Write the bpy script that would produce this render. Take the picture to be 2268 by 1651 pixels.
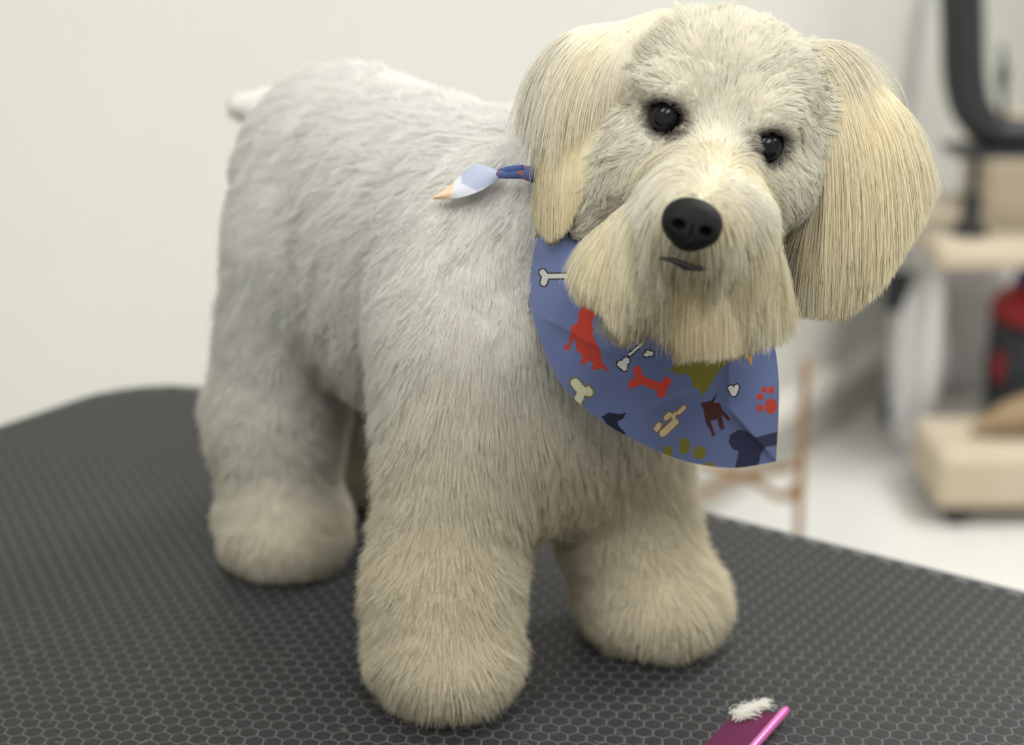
import bpy, bmesh, math, random
import numpy as np
from mathutils import Vector, Matrix, kdtree, noise as mnoise

for o in list(bpy.data.objects):
    bpy.data.objects.remove(o)
SC = bpy.context.scene
COL = SC.collection
rng = np.random.default_rng(7)
random.seed(7)
TT = 0.80                       # height of the grooming table top
FUR = 1.0                       # density of the coat (1 = full)

# ------------------------------------------------------------------ camera
FPX = 3707.5
PITCH = math.radians(18.137)
ROLL = math.radians(-0.34)
CAM = np.array([0.0, 0.0, TT + 0.44])
_c, _s = math.cos(PITCH), math.sin(PITCH)
FW = np.array([0, _c, -_s]); RT = np.array([1.0, 0, 0]); UP = np.array([0, _s, _c])
RT, UP = math.cos(ROLL) * RT + math.sin(ROLL) * UP, -math.sin(ROLL) * RT + math.cos(ROLL) * UP
cd = bpy.data.cameras.new('camera')
cam = bpy.data.objects.new('camera', cd); COL.objects.link(cam)
cd.sensor_width = 36.0
cd.lens = FPX / 2268 * 36.0
cd.clip_start = 0.02
M = Matrix.Identity(4)
for i in range(3):
    M[i][0], M[i][1], M[i][2], M[i][3] = RT[i], UP[i], -FW[i], CAM[i]
cam.matrix_world = M
cd.dof.use_dof = True
cd.dof.focus_distance = 0.78
cd.dof.aperture_fstop = 4.6
SC.camera = cam

def ray(x, y): return FW + RT * (x - 1134) / FPX - UP * (y - 825.5) / FPX
def at(x, y, Y):
    """point of the place seen at photo pixel (x, y), Y metres in front of the camera"""
    d = ray(x, y); return CAM + d * (Y / d[1])
def on(x, y, z):
    d = ray(x, y); return CAM + d * ((z - CAM[2]) / d[2])
def proj(P):
    q = np.asarray(P) - CAM; zz = q @ FW
    return np.stack([1134 + FPX * (q @ RT) / zz, 825.5 - FPX * (q @ UP) / zz], -1)

# ------------------------------------------------------------------ world, exposure
w = bpy.data.worlds.new('world'); SC.world = w; w.use_nodes = True
w.node_tree.nodes['Background'].inputs[0].default_value = (0.9, 0.92, 1.0, 1)
w.node_tree.nodes['Background'].inputs[1].default_value = 0.05
SC.view_settings.view_transform = 'Standard'
SC.view_settings.look = 'None'
SC.view_settings.gamma = 1.0
SC.view_settings.use_curve_mapping = False
SC.view_settings.exposure = -0.08
SC.cycles.max_bounces = 5
SC.cycles.diffuse_bounces = 4
SC.cycles.glossy_bounces = 2
SC.cycles.use_adaptive_sampling = True
SC.cycles.adaptive_threshold = 0.2
SC.cycles.caustics_reflective = False
SC.cycles.caustics_refractive = False
SC.cycles.use_denoising = True
SC.cycles.transmission_bounces = 3
SC.cycles.transparent_max_bounces = 6
PANEL_POWER = 11.0
# ceiling panels: (along the wall, towards the wall, strength)
PANELS = [(0.75, 0.40, 0.34, 'light panel on the ceiling over the grooming table'), (-0.65, 0.40, 0.80, 'light panel on the ceiling near the plain wall'),
          (-0.45, -0.95, 1.55, 'light panel on the ceiling behind the camera'), (2.7, 0.0, 2.4, 'light panel on the ceiling over the shelf corner'),
          (1.5, -1.5, 0.9, 'light panel on the ceiling beside the open floor')]

# room axes: U runs along the back wall, N towards it
A0 = math.radians(54.67)
U = np.array([math.cos(A0), math.sin(A0), 0]); N = np.array([-math.sin(A0), math.cos(A0), 0]); Z = np.array([0, 0, 1.0])
def R(u, n, z): return U * u + N * n + Z * z
WALL_N, WALL_U, CEIL = 1.40, 4.9, 2.6

# ------------------------------------------------------------------ helpers
def mat(name, col, rough=0.6, spec=0.4, metal=0.0, noise=None, bump=None, emit=None, coat=0.0, sheen=0.0):
    m = bpy.data.materials.new(name); m.use_nodes = True
    nt = m.node_tree; b = nt.nodes['Principled BSDF']
    b.inputs['Base Color'].default_value = (*col, 1); b.inputs['Roughness'].default_value = rough
    b.inputs['Specular IOR Level'].default_value = spec; b.inputs['Metallic'].default_value = metal
    b.inputs['Coat Weight'].default_value = coat; b.inputs['Sheen Weight'].default_value = sheen
    if emit:
        b.inputs['Emission Color'].default_value = (*emit[0], 1); b.inputs['Emission Strength'].default_value = emit[1]
    tc = nt.nodes.new('ShaderNodeTexCoord')
    if noise:
        col2, scale, lo, hi = noise
        n = nt.nodes.new('ShaderNodeTexNoise'); n.inputs['Scale'].default_value = scale; n.inputs['Detail'].default_value = 5
        r = nt.nodes.new('ShaderNodeValToRGB'); r.color_ramp.elements[0].position = lo; r.color_ramp.elements[1].position = hi
        r.color_ramp.elements[0].color = (*col, 1); r.color_ramp.elements[1].color = (*col2, 1)
        nt.links.new(tc.outputs['Object'], n.inputs['Vector']); nt.links.new(n.outputs['Fac'], r.inputs['Fac'])
        nt.links.new(r.outputs['Color'], b.inputs['Base Color'])
    if bump:
        scale, st, dist = bump
        n = nt.nodes.new('ShaderNodeTexNoise'); n.inputs['Scale'].default_value = scale; n.inputs['Detail'].default_value = 4
        bp = nt.nodes.new('ShaderNodeBump'); bp.inputs['Strength'].default_value = st; bp.inputs['Distance'].default_value = dist
        nt.links.new(tc.outputs['Object'], n.inputs['Vector']); nt.links.new(n.outputs['Fac'], bp.inputs['Height'])
        nt.links.new(bp.outputs['Normal'], b.inputs['Normal'])
    return m

def srgb(r, g, b):
    f = lambda c: (c / 255 / 12.92) if c / 255 <= 0.04045 else ((c / 255 + 0.055) / 1.055) ** 2.4
    return (f(r), f(g), f(b))

def link(name, me, m=None, parent=None, label=None, cat=None, group=None, kind=None):
    o = bpy.data.objects.new(name, me); COL.objects.link(o)
    if m is not None and me is not None: me.materials.append(m)
    if parent is not None: o.parent = parent
    if label: o['label'] = label
    if cat: o['category'] = cat
    if group: o['group'] = group
    if kind: o['kind'] = kind
    return o
def empty(name, loc, label, cat, group=None):
    o = link(name, None, None, None, label, cat, group); o.location = loc; return o
def pm(name, verts, faces, smooth=False):
    me = bpy.data.meshes.new(name); me.from_pydata([tuple(map(float, v)) for v in verts], [], faces); me.update()
    if smooth: me.polygons.foreach_set('use_smooth', [True] * len(me.polygons))
    return me
def bm_mesh(name, bm, smooth=False):
    bmesh.ops.recalc_face_normals(bm, faces=bm.faces[:])
    me = bpy.data.meshes.new(name); bm.to_mesh(me); bm.free()
    if smooth: me.polygons.foreach_set('use_smooth', [True] * len(me.polygons))
    return me
def obox(name, c, ax, half, bevel=0.0, seg=2):
    """box with centre c, three axes and half sizes (world coordinates)"""
    bm = bmesh.new(); bmesh.ops.create_cube(bm, size=2)
    for v in bm.verts:
        p = np.asarray(c) + sum(np.asarray(ax[i]) * half[i] * v.co[i] for i in range(3)); v.co = Vector(p)
    if bevel: bmesh.ops.bevel(bm, geom=bm.edges[:], offset=bevel, segments=seg, affect='EDGES', profile=0.5)
    return bm_mesh(name, bm, False)
def catmull(pts, n):
    P = np.asarray(pts, float); P = np.vstack([2 * P[0] - P[1], P, 2 * P[-1] - P[-2]])
    out = []
    for i in range(1, len(P) - 2):
        for t in np.linspace(0, 1, n, endpoint=False):
            a, b, c, d = P[i - 1:i + 3]
            out.append(0.5 * (2 * b + (c - a) * t + (2 * a - 5 * b + 4 * c - d) * t * t + (3 * b - a - 3 * c + d) * t ** 3))
    out.append(P[-2]); return np.array(out)
def tube(name, path, rad, seg=12, caps=True):
    path = np.asarray(path, float); n = len(path)
    rad = np.full(n, rad) if np.isscalar(rad) else np.interp(np.linspace(0, 1, n), np.linspace(0, 1, len(rad)), rad)
    T = np.gradient(path, axis=0); T /= np.linalg.norm(T, axis=1)[:, None]
    ref = np.array([0.3, 0.2, 1.0]) if abs(T[0][2]) < 0.9 else np.array([1.0, 0.1, 0])
    vs, fs = [], []
    x = np.cross(T[0], ref); x /= np.linalg.norm(x)
    for i in range(n):
        x = x - T[i] * (x @ T[i]); x /= np.linalg.norm(x); y = np.cross(T[i], x)
        for k in range(seg):
            a = 2 * math.pi * k / seg; vs.append(path[i] + rad[i] * (math.cos(a) * x + math.sin(a) * y))
    for i in range(n - 1):
        for k in range(seg):
            fs.append((i * seg + k, i * seg + (k + 1) % seg, (i + 1) * seg + (k + 1) % seg, (i + 1) * seg + k))
    if caps: fs.append(tuple(range(seg))[::-1]); fs.append(tuple((n - 1) * seg + k for k in range(seg)))
    return pm(name, vs, fs, True)
def lathe(name, c, prof, seg=32, axis=Z, xa=None):
    axis = np.asarray(axis, float); xa = np.cross(axis, [0.3, 1, 0.2]) if xa is None else xa; xa = xa / np.linalg.norm(xa); ya = np.cross(axis, xa)
    vs, fs = [], []
    for (r, h) in prof:
        for k in range(seg):
            a = 2 * math.pi * k / seg; vs.append(np.asarray(c) + axis * h + r * (math.cos(a) * xa + math.sin(a) * ya))
    for i in range(len(prof) - 1):
        for k in range(seg):
            fs.append((i * seg + k, i * seg + (k + 1) % seg, (i + 1) * seg + (k + 1) % seg, (i + 1) * seg + k))
    fs.append(tuple(range(seg))[::-1]); fs.append(tuple((len(prof) - 1) * seg + k for k in range(seg)))
    return pm(name, vs, fs, True)

# ------------------------------------------------------------------ the room
m_wall = mat('wall_paint', (0.63, 0.63, 0.59), 0.7, 0.25, noise=((0.605, 0.605, 0.562), 1.3, 0.42, 0.62), bump=(40, 0.05, 0.002))
m_floor = mat('pale_floor', (0.72, 0.715, 0.69), 0.28, 0.4, noise=((0.67, 0.665, 0.64), 2.0, 0.4, 0.65))
m_ceil = mat('ceiling_white', (0.82, 0.82, 0.79), 0.9, 0.2)
m_white = mat('white_trim', (0.78, 0.77, 0.71), 0.5, 0.4)
m_grey = mat('grey_skirting', (0.42, 0.42, 0.38), 0.5, 0.4)
def slab(name, c, hu, hn, hz, m, **k): return link(name, obox(name, c, (U, N, Z), (hu, hn, hz)), m, **k)
slab('floor', R(1.2, -0.8, -0.05), 3.8, 2.3, 0.05, m_floor, kind='structure', label='pale glossy floor')
slab('ceiling', R(1.2, -0.8, CEIL + 0.05), 3.8, 2.3, 0.05, m_ceil, kind='structure', label='white ceiling')
slab('wall_back', R(1.2, WALL_N + 0.05, CEIL / 2), 3.8, 0.05, CEIL / 2, m_wall, kind='structure', label='plain cream wall behind the grooming table')
slab('wall_right', R(WALL_U + 0.05, -0.8, CEIL / 2), 0.05, 2.2, CEIL / 2, m_wall, kind='structure', label='pale end wall of the room')
slab('wall_left', R(-2.55, -0.8, CEIL / 2), 0.05, 2.2, CEIL / 2, m_wall, kind='structure', label='cream wall at the near end')
slab('wall_front', R(1.2, -3.05, CEIL / 2), 3.8, 0.05, CEIL / 2, m_wall, kind='structure', label='cream wall opposite')
bb = slab('baseboard_back', R(1.2, WALL_N - 0.008, 0.05), 3.7, 0.008, 0.05, m_grey, kind='structure', label='grey skirting with a white cap along the wall')
slab('cap_rail', R(1.2, WALL_N - 0.012, 0.122), 3.7, 0.012, 0.022, m_white, parent=bb)

# ceiling panels
m_frame = mat('panel_frame', (0.7, 0.7, 0.7), 0.4, 0.5)
for (pu, pn, pw, plab) in PANELS:
    e = empty('ceiling_light', R(pu, pn, CEIL), plab, 'ceiling light', 'ceiling light panels')
    me = obox('frame', -Z * 0.012, (U, N, Z), (0.62, 0.32, 0.012)); link('frame', me, m_frame, e)
    dm = pm('diffuser', [U * a * 0.6 + N * b * 0.3 - Z * 0.0265 for a, b in ((-1, -1), (-1, 1), (1, 1), (1, -1))], [(0, 1, 2, 3)])
    link('diffuser', dm, mat('panel_glow', (0.9, 0.9, 0.9), 0.5, emit=((1.0, 0.99, 0.965), PANEL_POWER * pw)), e)

# ------------------------------------------------------------------ the grooming table
CORNER_N = float(on(100, 905.5, TT) @ N)     # far long edge (left in view), parallel to the wall
CORNER_U = float(on(1950, 1226.5, TT) @ U)   # end edge (right in view)
TL, TW, TR = 0.66, 1.15, 0.085
m_matblack = mat('mat_rubber', (0.020, 0.020, 0.0205), 0.55, 0.28, noise=((0.036, 0.036, 0.037), 900, 0.45, 0.7), bump=(2500, 0.25, 0.0006))
m_matline = mat('mat_groove_sheen', (0.10, 0.10, 0.104), 0.45, 0.35, bump=(2500, 0.2, 0.0005))  # glossy reflection of the grooves put into a paler base colour than the pads
m_edge = mat('table_edge', (0.02, 0.02, 0.02), 0.5, 0.4)
m_steel = mat('steel_legs', (0.55, 0.55, 0.56), 0.3, 0.5, metal=0.9)
def rrect(u0, u1, n0, n1, r, k=10):
    pts = []
    for (cu_, cn_, a0) in ((u1 - r, n1 - r, 0), (u0 + r, n1 - r, 90), (u0 + r, n0 + r, 180), (u1 - r, n0 + r, 270)):
        for i in range(k + 1):
            a = math.radians(a0 + 90 * i / k); pts.append((cu_ + r * math.cos(a), cn_ + r * math.sin(a)))
    return pts
def prism(name, pts, z0, z1, bevel=0.0):
    bm = bmesh.new(); vs = [bm.verts.new(Vector(R(u, n, z0))) for u, n in pts]; f = bm.faces.new(vs)
    ex = bmesh.ops.extrude_face_region(bm, geom=[f]); bmesh.ops.translate(bm, vec=(0, 0, z1 - z0), verts=[v for v in ex['geom'] if isinstance(v, bmesh.types.BMVert)])
    if bevel:
        ed = [e for e in bm.edges if all(abs(v.co.z - z1) < 1e-6 for v in e.verts)]
        bmesh.ops.bevel(bm, geom=ed, offset=bevel, segments=3, affect='EDGES', profile=0.5)
    return bm_mesh(name, bm)
U1, N1 = CORNER_U, CORNER_N; U0, N0 = U1 - TL, N1 - TW
tab = empty('grooming_table', R((U0 + U1) / 2, (N0 + N1) / 2, 0), 'black grooming table with a rubber honeycomb top under the dog', 'table')
tloc = np.array(tab.location)
def tlink(name, me, m, parent=None, **k):
    o = link(name, me, m, tab if parent is None else parent, **k)
    if parent is None: o.matrix_parent_inverse = Matrix.Translation(-tab.location)
    return o
outline = rrect(U0, U1, N0, N1, TR)
mat_o = tlink('table_mat', prism('table_mat', outline, TT - 0.012, TT - 0.00015, 0.003), m_matline)
tlink('table_board', prism('table_board', rrect(U0 + .004, U1 - .004, N0 + .004, N1 - .004, TR), TT - 0.034, TT - 0.012), m_edge)
for su in (U0 + 0.12, U1 - 0.12):
    for sn in (N0 + 0.10, N1 - 0.10):
        tlink('leg', tube('leg', [R(su, sn, TT - 0.034), R(su, sn, 0.02), R(su, sn, 0.0)], [0.016, 0.016, 0.02]), m_steel)
# honeycomb: every cell a low pad; rows run 30 degrees off the table's end edge
HD = 0.02176 * 0.44
AR = math.radians(-5.33)
h1 = np.array([math.cos(AR), math.sin(AR), 0]); h2 = np.array([-math.sin(AR), math.cos(AR), 0])
hr = HD / math.sqrt(3) * 0.90
def hexpad(scale=1.0):
    vs, fs = [], []
    for (rr, zz) in ((hr * 1.0, -0.0003), (hr * 0.985, 0.0), (hr * 0.90, 0.00012)):
        for k in range(6):
            a = math.radians(60 * k + 30); vs.append(h1 * rr * math.cos(a) + h2 * rr * math.sin(a) + Z * zz)
    for L in range(2):
        for k in range(6): fs.append((L * 6 + k, L * 6 + (k + 1) % 6, L * 6 + 6 + (k + 1) % 6, L * 6 + 6 + k))
    fs.append(tuple(range(12, 18)))
    return vs, fs
hv, hf = hexpad(); hv = np.array(hv)
pad_me = pm('honeycomb_pad', hv, hf); pad_me.materials.append(m_matblack)
def in_rr(u, n, m_):
    if not (U0 + m_ < u < U1 - m_ and N0 + m_ < n < N1 - m_): return False
    du = max(U0 + TR - u, u - (U1 - TR), 0); dn = max(N0 + TR - n, n - (N1 - TR), 0)
    return du * du + dn * dn < (TR - m_) ** 2
base_p = on(1195, 1631.6, TT)
cells = []
for j in range(-110, 110):
    for i in range(-130, 130):
        P = base_p + h1 * HD * (i + 0.5 * (j % 2)) + h2 * HD * 0.8660254 * j
        if in_rr(P @ U, P @ N, 0.008): cells.append(P)
cells = np.array(cells); cells[:, 2] = TT
q = proj(cells)
vis = (q[:, 0] > 0) & (q[:, 0] < 2268) & (q[:, 1] > 0) & (q[:, 1] < 1651)
feet_px = [(985, 1440, 190), (1440, 1330, 190), (620, 1200, 160)]
hid = np.zeros(len(cells), bool)
for fx, fy, fr in feet_px: hid |= ((q[:, 0] - fx) / fr) ** 2 + ((q[:, 1] - fy) / (fr * 0.75)) ** 2 < 1
order = np.argsort(np.where(vis & ~hid, -q[:, 1], 1e6))
near = set(order[:300].tolist())
for i in order[:300]:
    o = link('honeycomb_pad', pad_me, None, mat_o)
    o.location = cells[i]
rest = [i for i in range(len(cells)) if i not in near]
AV = (hv[None] + cells[rest][:, None]).reshape(-1, 3)
nf = np.array([list(f) for f in hf[:-1]]); k = len(hv)
quads = (nf[None] + (np.arange(len(rest)) * k)[:, None, None]).reshape(-1, 4)
tops = (np.array(hf[-1])[None] + (np.arange(len(rest)) * k)[:, None])
rest_me = pm('honeycomb_field', AV, quads.tolist() + tops.tolist())
o = link('honeycomb_field', rest_me, m_matblack, mat_o, kind='stuff')

# ------------------------------------------------------------------ the dog: a signed distance field, one continuous body
HEAD_F = np.array([0.59, -0.807, 0]); HEAD_F /= np.linalg.norm(HEAD_F)
HEAD_L = np.array([-HEAD_F[1], HEAD_F[0], 0])
ORG = np.array([-0.048, 0.94, TT])
def D(a, b, z): return ORG + HEAD_F * a + HEAD_L * b + Z * z
PR = []   # (kind, group, params, blend)
def cone(g, a, b, r1, r2, k=0.02): PR.append(('c', g, np.asarray(a, np.float32), np.asarray(b, np.float32), np.float32(r1), np.float32(r2), np.float32(k)))
def ell(g, c, ax, rad, k=0.02):
    ax = np.array([np.asarray(v, float) / np.linalg.norm(v) for v in ax]); PR.append(('e', g, np.asarray(c, np.float32), ax.astype(np.float32), np.asarray(rad, np.float32), None, np.float32(k)))
BX = (HEAD_F, HEAD_L, Z)
TORSO, LEG, TAIL, HEAD, MUZ, EARR, EARL = range(7)
# trunk
cone(TORSO, D(-0.090, 0.004, 0.240), D(0.06, 0, 0.228), 0.057, 0.064)
ell(TORSO, D(-0.090, 0.006, 0.225), BX, (0.056, 0.060, 0.070), 0.02)
ell(TORSO, D(0.0, 0, 0.190), BX, (0.11, 0.070, 0.080), 0.03)
ell(TORSO, D(0.095, 0, 0.195), BX, (0.066, 0.070, 0.084), 0.03)
ell(TORSO, D(0.105, 0, 0.145), BX, (0.055, 0.058, 0.066), 0.03)
cone(TORSO, D(0.095, 0, 0.225), at(1590, 330, 0.80), 0.062, 0.040, 0.03)
ell(TORSO, D(-0.104, -0.006, 0.240), BX, (0.048, 0.050, 0.046), 0.02)
# legs
cone(LEG, D(0.104, -0.048, 0.18), D(0.119, -0.073, 0.060), 0.038, 0.0320, 0.04)
cone(LEG, D(0.119, -0.073, 0.060), D(0.126, -0.078, 0.034), 0.0320, 0.030, 0.02)
cone(LEG, D(0.098, 0.044, 0.19), D(0.122, 0.051, 0.060), 0.044, 0.033, 0.03)
cone(LEG, D(0.122, 0.051, 0.060), D(0.138, 0.054, 0.030), 0.033, 0.029, 0.01)
ell(LEG, D(0.128, -0.080, 0.024), BX, (0.035, 0.029, 0.024), 0.025)
ell(LEG, D(0.141, 0.055, 0.022), BX, (0.038, 0.033, 0.022), 0.025)
cone(LEG, D(-0.088, -0.030, 0.19), D(-0.096, -0.054, 0.090), 0.048, 0.034, 0.03)
cone(LEG, D(-0.096, -0.054, 0.090), D(-0.080, -0.062, 0.030), 0.034, 0.031, 0.02)
ell(LEG, D(-0.070, -0.064, 0.022), BX, (0.033, 0.030, 0.022), 0.025)
cone(LEG, D(-0.11, 0.030, 0.19), D(-0.14, 0.048, 0.090), 0.052, 0.034, 0.02)
cone(LEG, D(-0.14, 0.048, 0.090), D(-0.135, 0.050, 0.030), 0.034, 0.030, 0.012)
ell(LEG, D(-0.125, 0.050, 0.024), BX, (0.040, 0.034, 0.023), 0.012)
# tail stub
cone(TAIL, at(590, 245, 1.085), at(533, 236, 1.085), 0.014, 0.0075, 0.005)
# head (pixels of the photograph with a depth each)
rr_ = RT * 0.965 - UP * 0.263; uu_ = UP * 0.965 + RT * 0.263; HX = (rr_, uu_, FW)
ell(HEAD, at(1605, 205, 0.785), HX, (0.044, 0.034, 0.046), 0.012)
ell(HEAD, at(1570, 330, 0.775), HX, (0.047, 0.036, 0.046), 0.012)
ell(HEAD, at(1425, 350, 0.755), HX, (0.016, 0.020, 0.016), 0.02)
ell(HEAD, at(1345, 430, 0.768), HX, (0.016, 0.022, 0.016), 0.02)
ell(HEAD, at(1725, 405, 0.757), HX, (0.012, 0.018, 0.014), 0.02)
ell(HEAD, at(1488, 205, 0.744), HX, (0.014, 0.009, 0.012), 0.012)
ell(HEAD, at(1692, 262, 0.744), HX, (0.014, 0.009, 0.012), 0.012)
cone(MUZ, at(1580, 380, 0.745), at(1540, 480, 0.688), 0.021, 0.016, 0.012)
cone(MUZ, at(1505, 445, 0.705), at(1385, 570, 0.714), 0.013, 0.0165, 0.012)
cone(MUZ, at(1625, 470, 0.705), at(1660, 620, 0.714), 0.013, 0.013, 0.012)
cone(MUZ, at(1530, 560, 0.705), at(1555, 655, 0.703), 0.016, 0.013, 0.012)
# ears
cone(EARR, at(1470, 85, 0.780), at(1310, 145, 0.780), 0.012, 0.014, 0.010)
cone(EARR, at(1305, 155, 0.778), at(1255, 370, 0.770), 0.016, 0.011, 0.012)
cone(EARR, at(1350, 150, 0.776), at(1292, 380, 0.766), 0.011, 0.010, 0.010)
cone(EARL, at(1822, 160, 0.790), at(1900, 330, 0.782), 0.014, 0.021, 0.012)
cone(EARL, at(1900, 300, 0.782), at(1930, 440, 0.778), 0.022, 0.020, 0.012)
cone(EARL, at(1838, 250, 0.780), at(1812, 510, 0.772), 0.012, 0.013, 0.014)
cone(EARL, at(1850, 400, 0.778), at(1870, 540, 0.775), 0.012, 0.012, 0.010)
EYES = [(at(1474, 257, 0.7385), 0.0070), (at(1697, 323, 0.7365), 0.0071)]
EYES = [(c.astype(np.float32), np.float32(r)) for c, r in EYES]

def sd_prim(p, P):
    if p[0] == 'c':
        a, b, r1, r2 = p[2], p[3], p[4], p[5]; ba = b - a
        t = np.clip(((P - a) @ ba) / (ba @ ba), 0, 1)
        dv = P - a - t[..., None] * ba
        return np.sqrt((dv * dv).sum(-1)) - (r1 + (r2 - r1) * t)
    q_ = (P - p[2]) @ p[3].T
    k0 = np.sqrt(((q_ / p[4]) ** 2).sum(-1)); k1 = np.sqrt(((q_ / p[4] ** 2) ** 2).sum(-1))
    return k0 * (k0 - 1) / np.maximum(k1, 1e-6)
def smin(a, b, k):
    h = np.maximum(k - np.abs(a - b), 0) / k
    return np.minimum(a, b) - h * h * k * 0.25
def sdf(P):
    d = None
    for p in PR:
        s = sd_prim(p, P).astype(P.dtype)
        d = s if d is None else smin(d, s, p[6])
    for c, r in EYES:       # sockets
        s = (r * 1.02) - np.sqrt(((P - c) ** 2).sum(-1)); h = np.maximum(0.003 - np.abs(d - s), 0) / 0.003
        d = np.maximum(d, s) + h * h * 0.003 * 0.25
    return np.maximum(d, (TT + 0.002) - P[..., 2])
def group_of(P):
    best = np.full(len(P), 1e9); g = np.zeros(len(P), int)
    for p in PR:
        s = sd_prim(p, P); m_ = s < best; best[m_] = s[m_]; g[m_] = p[1]
    return g
def surface_nets(fn, lo, hi, h):
    ax = [np.arange(lo[i], hi[i] + h, h, dtype=np.float32) for i in range(3)]
    n = [len(a) for a in ax]
    F = np.empty(n, np.float32)
    YY, ZZ = np.meshgrid(ax[1], ax[2], indexing='ij')
    for i0 in range(0, n[0], 16):
        xs = ax[0][i0:i0 + 16]
        P = np.empty((len(xs), n[1], n[2], 3), np.float32); P[..., 0] = xs[:, None, None]; P[..., 1] = YY; P[..., 2] = ZZ
        F[i0:i0 + 16] = fn(P)
    ins = F < 0
    cnt = np.zeros([k_ - 1 for k_ in n], np.int8)
    sl = lambda d_: tuple(slice(1, None) if b else slice(0, -1) for b in d_)
    corners = [(a, b, c) for a in (0, 1) for b in (0, 1) for c in (0, 1)]
    for c in corners: cnt += ins[sl(c)]
    act = np.argwhere((cnt > 0) & (cnt < 8))
    idx = -np.ones(cnt.shape, np.int64); idx[tuple(act.T)] = np.arange(len(act))
    acc = np.zeros((len(act), 3)); num = np.zeros(len(act))
    for c in corners:
        for d_ in range(3):
            if c[d_]: continue
            c2 = list(c); c2[d_] = 1
            f1 = F[tuple((act + c).T)]; f2 = F[tuple((act + c2).T)]; cr = (f1 < 0) != (f2 < 0)
            t = np.where(cr, f1 / np.where(cr, f1 - f2, 1), 0)
            p = np.tile(np.array(c, float), (len(act), 1)); p[:, d_] = t
            acc[cr] += p[cr]; num[cr] += 1
    V = (act + acc / num[:, None]) * h + np.array([a[0] for a in ax])
    Q = []
    for d_ in range(3):
        a, b = (d_ + 1) % 3, (d_ + 2) % 3
        s1 = [slice(None)] * 3; s2 = [slice(None)] * 3; s1[d_] = slice(0, -1); s2[d_] = slice(1, None)
        chg = ins[tuple(s1)] != ins[tuple(s2)]
        e = np.argwhere(chg); e = e[(e[:, a] > 0) & (e[:, b] > 0) & (e[:, a] < n[a] - 1) & (e[:, b] < n[b] - 1)]
        v = []
        for (da, db) in ((0, 0), (-1, 0), (-1, -1), (0, -1)):
            x = e.copy(); x[:, a] += da; x[:, b] += db; v.append(idx[tuple(x.T)])
        v = np.stack(v, 1); flip = ~ins[tuple(e.T)]; v[flip] = v[flip][:, ::-1]; Q.append(v)
    return V, np.vstack(Q)

def grad(P, e=0.0012):
    P = P.astype(np.float64); g = np.stack([sdf(P + e * v) - sdf(P - e * v) for v in np.eye(3)], -1)
    return g / np.maximum(np.linalg.norm(g, axis=1), 1e-9)[:, None]
BODY_V, BODY_Q = surface_nets(sdf, (-0.24, 0.62, TT - 0.006), (0.24, 1.18, TT + 0.40), 0.0028)
body_me = bpy.data.meshes.new('dog'); body_me.from_pydata(BODY_V.tolist(), [], BODY_Q.tolist()); body_me.update()
body_me.polygons.foreach_set('use_smooth', [True] * len(body_me.polygons))

# colours of skin and coat
C_BODY = np.array((0.96, 0.95, 0.915)); C_LEG = np.array((0.91, 0.84, 0.66)); C_HEAD = np.array((0.96, 0.92, 0.80))
C_MUZ = np.array((0.95, 0.88, 0.68)); C_EAR = np.array((0.95, 0.87, 0.66)); C_DARK = np.array((0.012, 0.010, 0.010)); C_STAIN = np.array((0.20, 0.13, 0.07))
MOUTH = catmull([at(1462, 572, 0.678), at(1490, 577, 0.672), at(1520, 590, 0.671), at(1548, 595, 0.676), at(1575, 596, 0.682)], 6)
def coat_colour(P, g):
    c = np.empty((len(P), 3))
    for k_, v in ((TORSO, C_BODY), (LEG, C_LEG), (TAIL, C_BODY), (HEAD, C_HEAD), (MUZ, C_MUZ), (EARR, C_EAR), (EARL, C_EAR)): c[g == k_] = v
    t = (g == TORSO) | (g == LEG); a = ((P[t] - ORG) @ HEAD_F)[:, None]; h_ = P[t][:, 2:3] - TT
    f = np.clip(1.15 - h_ / 0.17, 0, 1) * (0.65 + 0.35 * np.clip((a + 0.06) / 0.12, 0, 1)) + 0.35 * np.clip((a - 0.04) / 0.09, 0, 1) * np.clip((0.30 - h_) / 0.1, 0, 1)
    f = np.clip(f, 0, 1); f = f * f * (3 - 2 * f); c[t] = C_BODY * (1 - f) + C_LEG * f
    t = (g == EARR) | (g == EARL); f = np.clip((proj(P[t])[:, 1:2] - 10) / 150, 0.45, 1); c[t] = C_HEAD * (1 - f) + C_EAR * f
    t = g == MUZ; qp = proj(P[t]); f = np.clip((qp[:, 1:2] - 370) / 120, 0, 1); c[t] = C_HEAD * (1 - f) + C_MUZ * f
    f = 0.8 * np.exp(-((qp[:, 0:1] - 1550) / 75) ** 2 - ((qp[:, 1:2] - 655) / 70) ** 2); c[t] = c[t] * (1 - f) + np.array((0.80, 0.66, 0.42)) * f
    for i, (e, r) in enumerate(EYES):
        d = np.linalg.norm(P - e, axis=1)
        f = np.clip(1 - (d - r * 1.12) / 0.0045, 0, 1)[:, None]; c = c * (1 - f) + C_DARK * f
        inner = e + (rr_ * (1 if i == 0 else -1)) * 0.0085 - uu_ * 0.0050 - FW * 0.005
        f = np.clip(1.5 - 1.5 * np.linalg.norm(P - inner, axis=1) / 0.0085, 0, 0.9); c = c * (1 - f[:, None]) + C_STAIN * 0.35 * f[:, None]
    return c
gB = group_of(BODY_V)
cB = coat_colour(BODY_V, gB) * 0.92
ca = body_me.color_attributes.new('skin', 'FLOAT_COLOR', 'POINT')
ca.data.foreach_set('color', np.hstack([cB, np.ones((len(cB), 1))]).ravel())
m_skin = mat('dog_skin', (0.8, 0.75, 0.65), 0.9, 0.1)
_at = m_skin.node_tree.nodes.new('ShaderNodeAttribute'); _at.attribute_name = 'skin'
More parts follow.
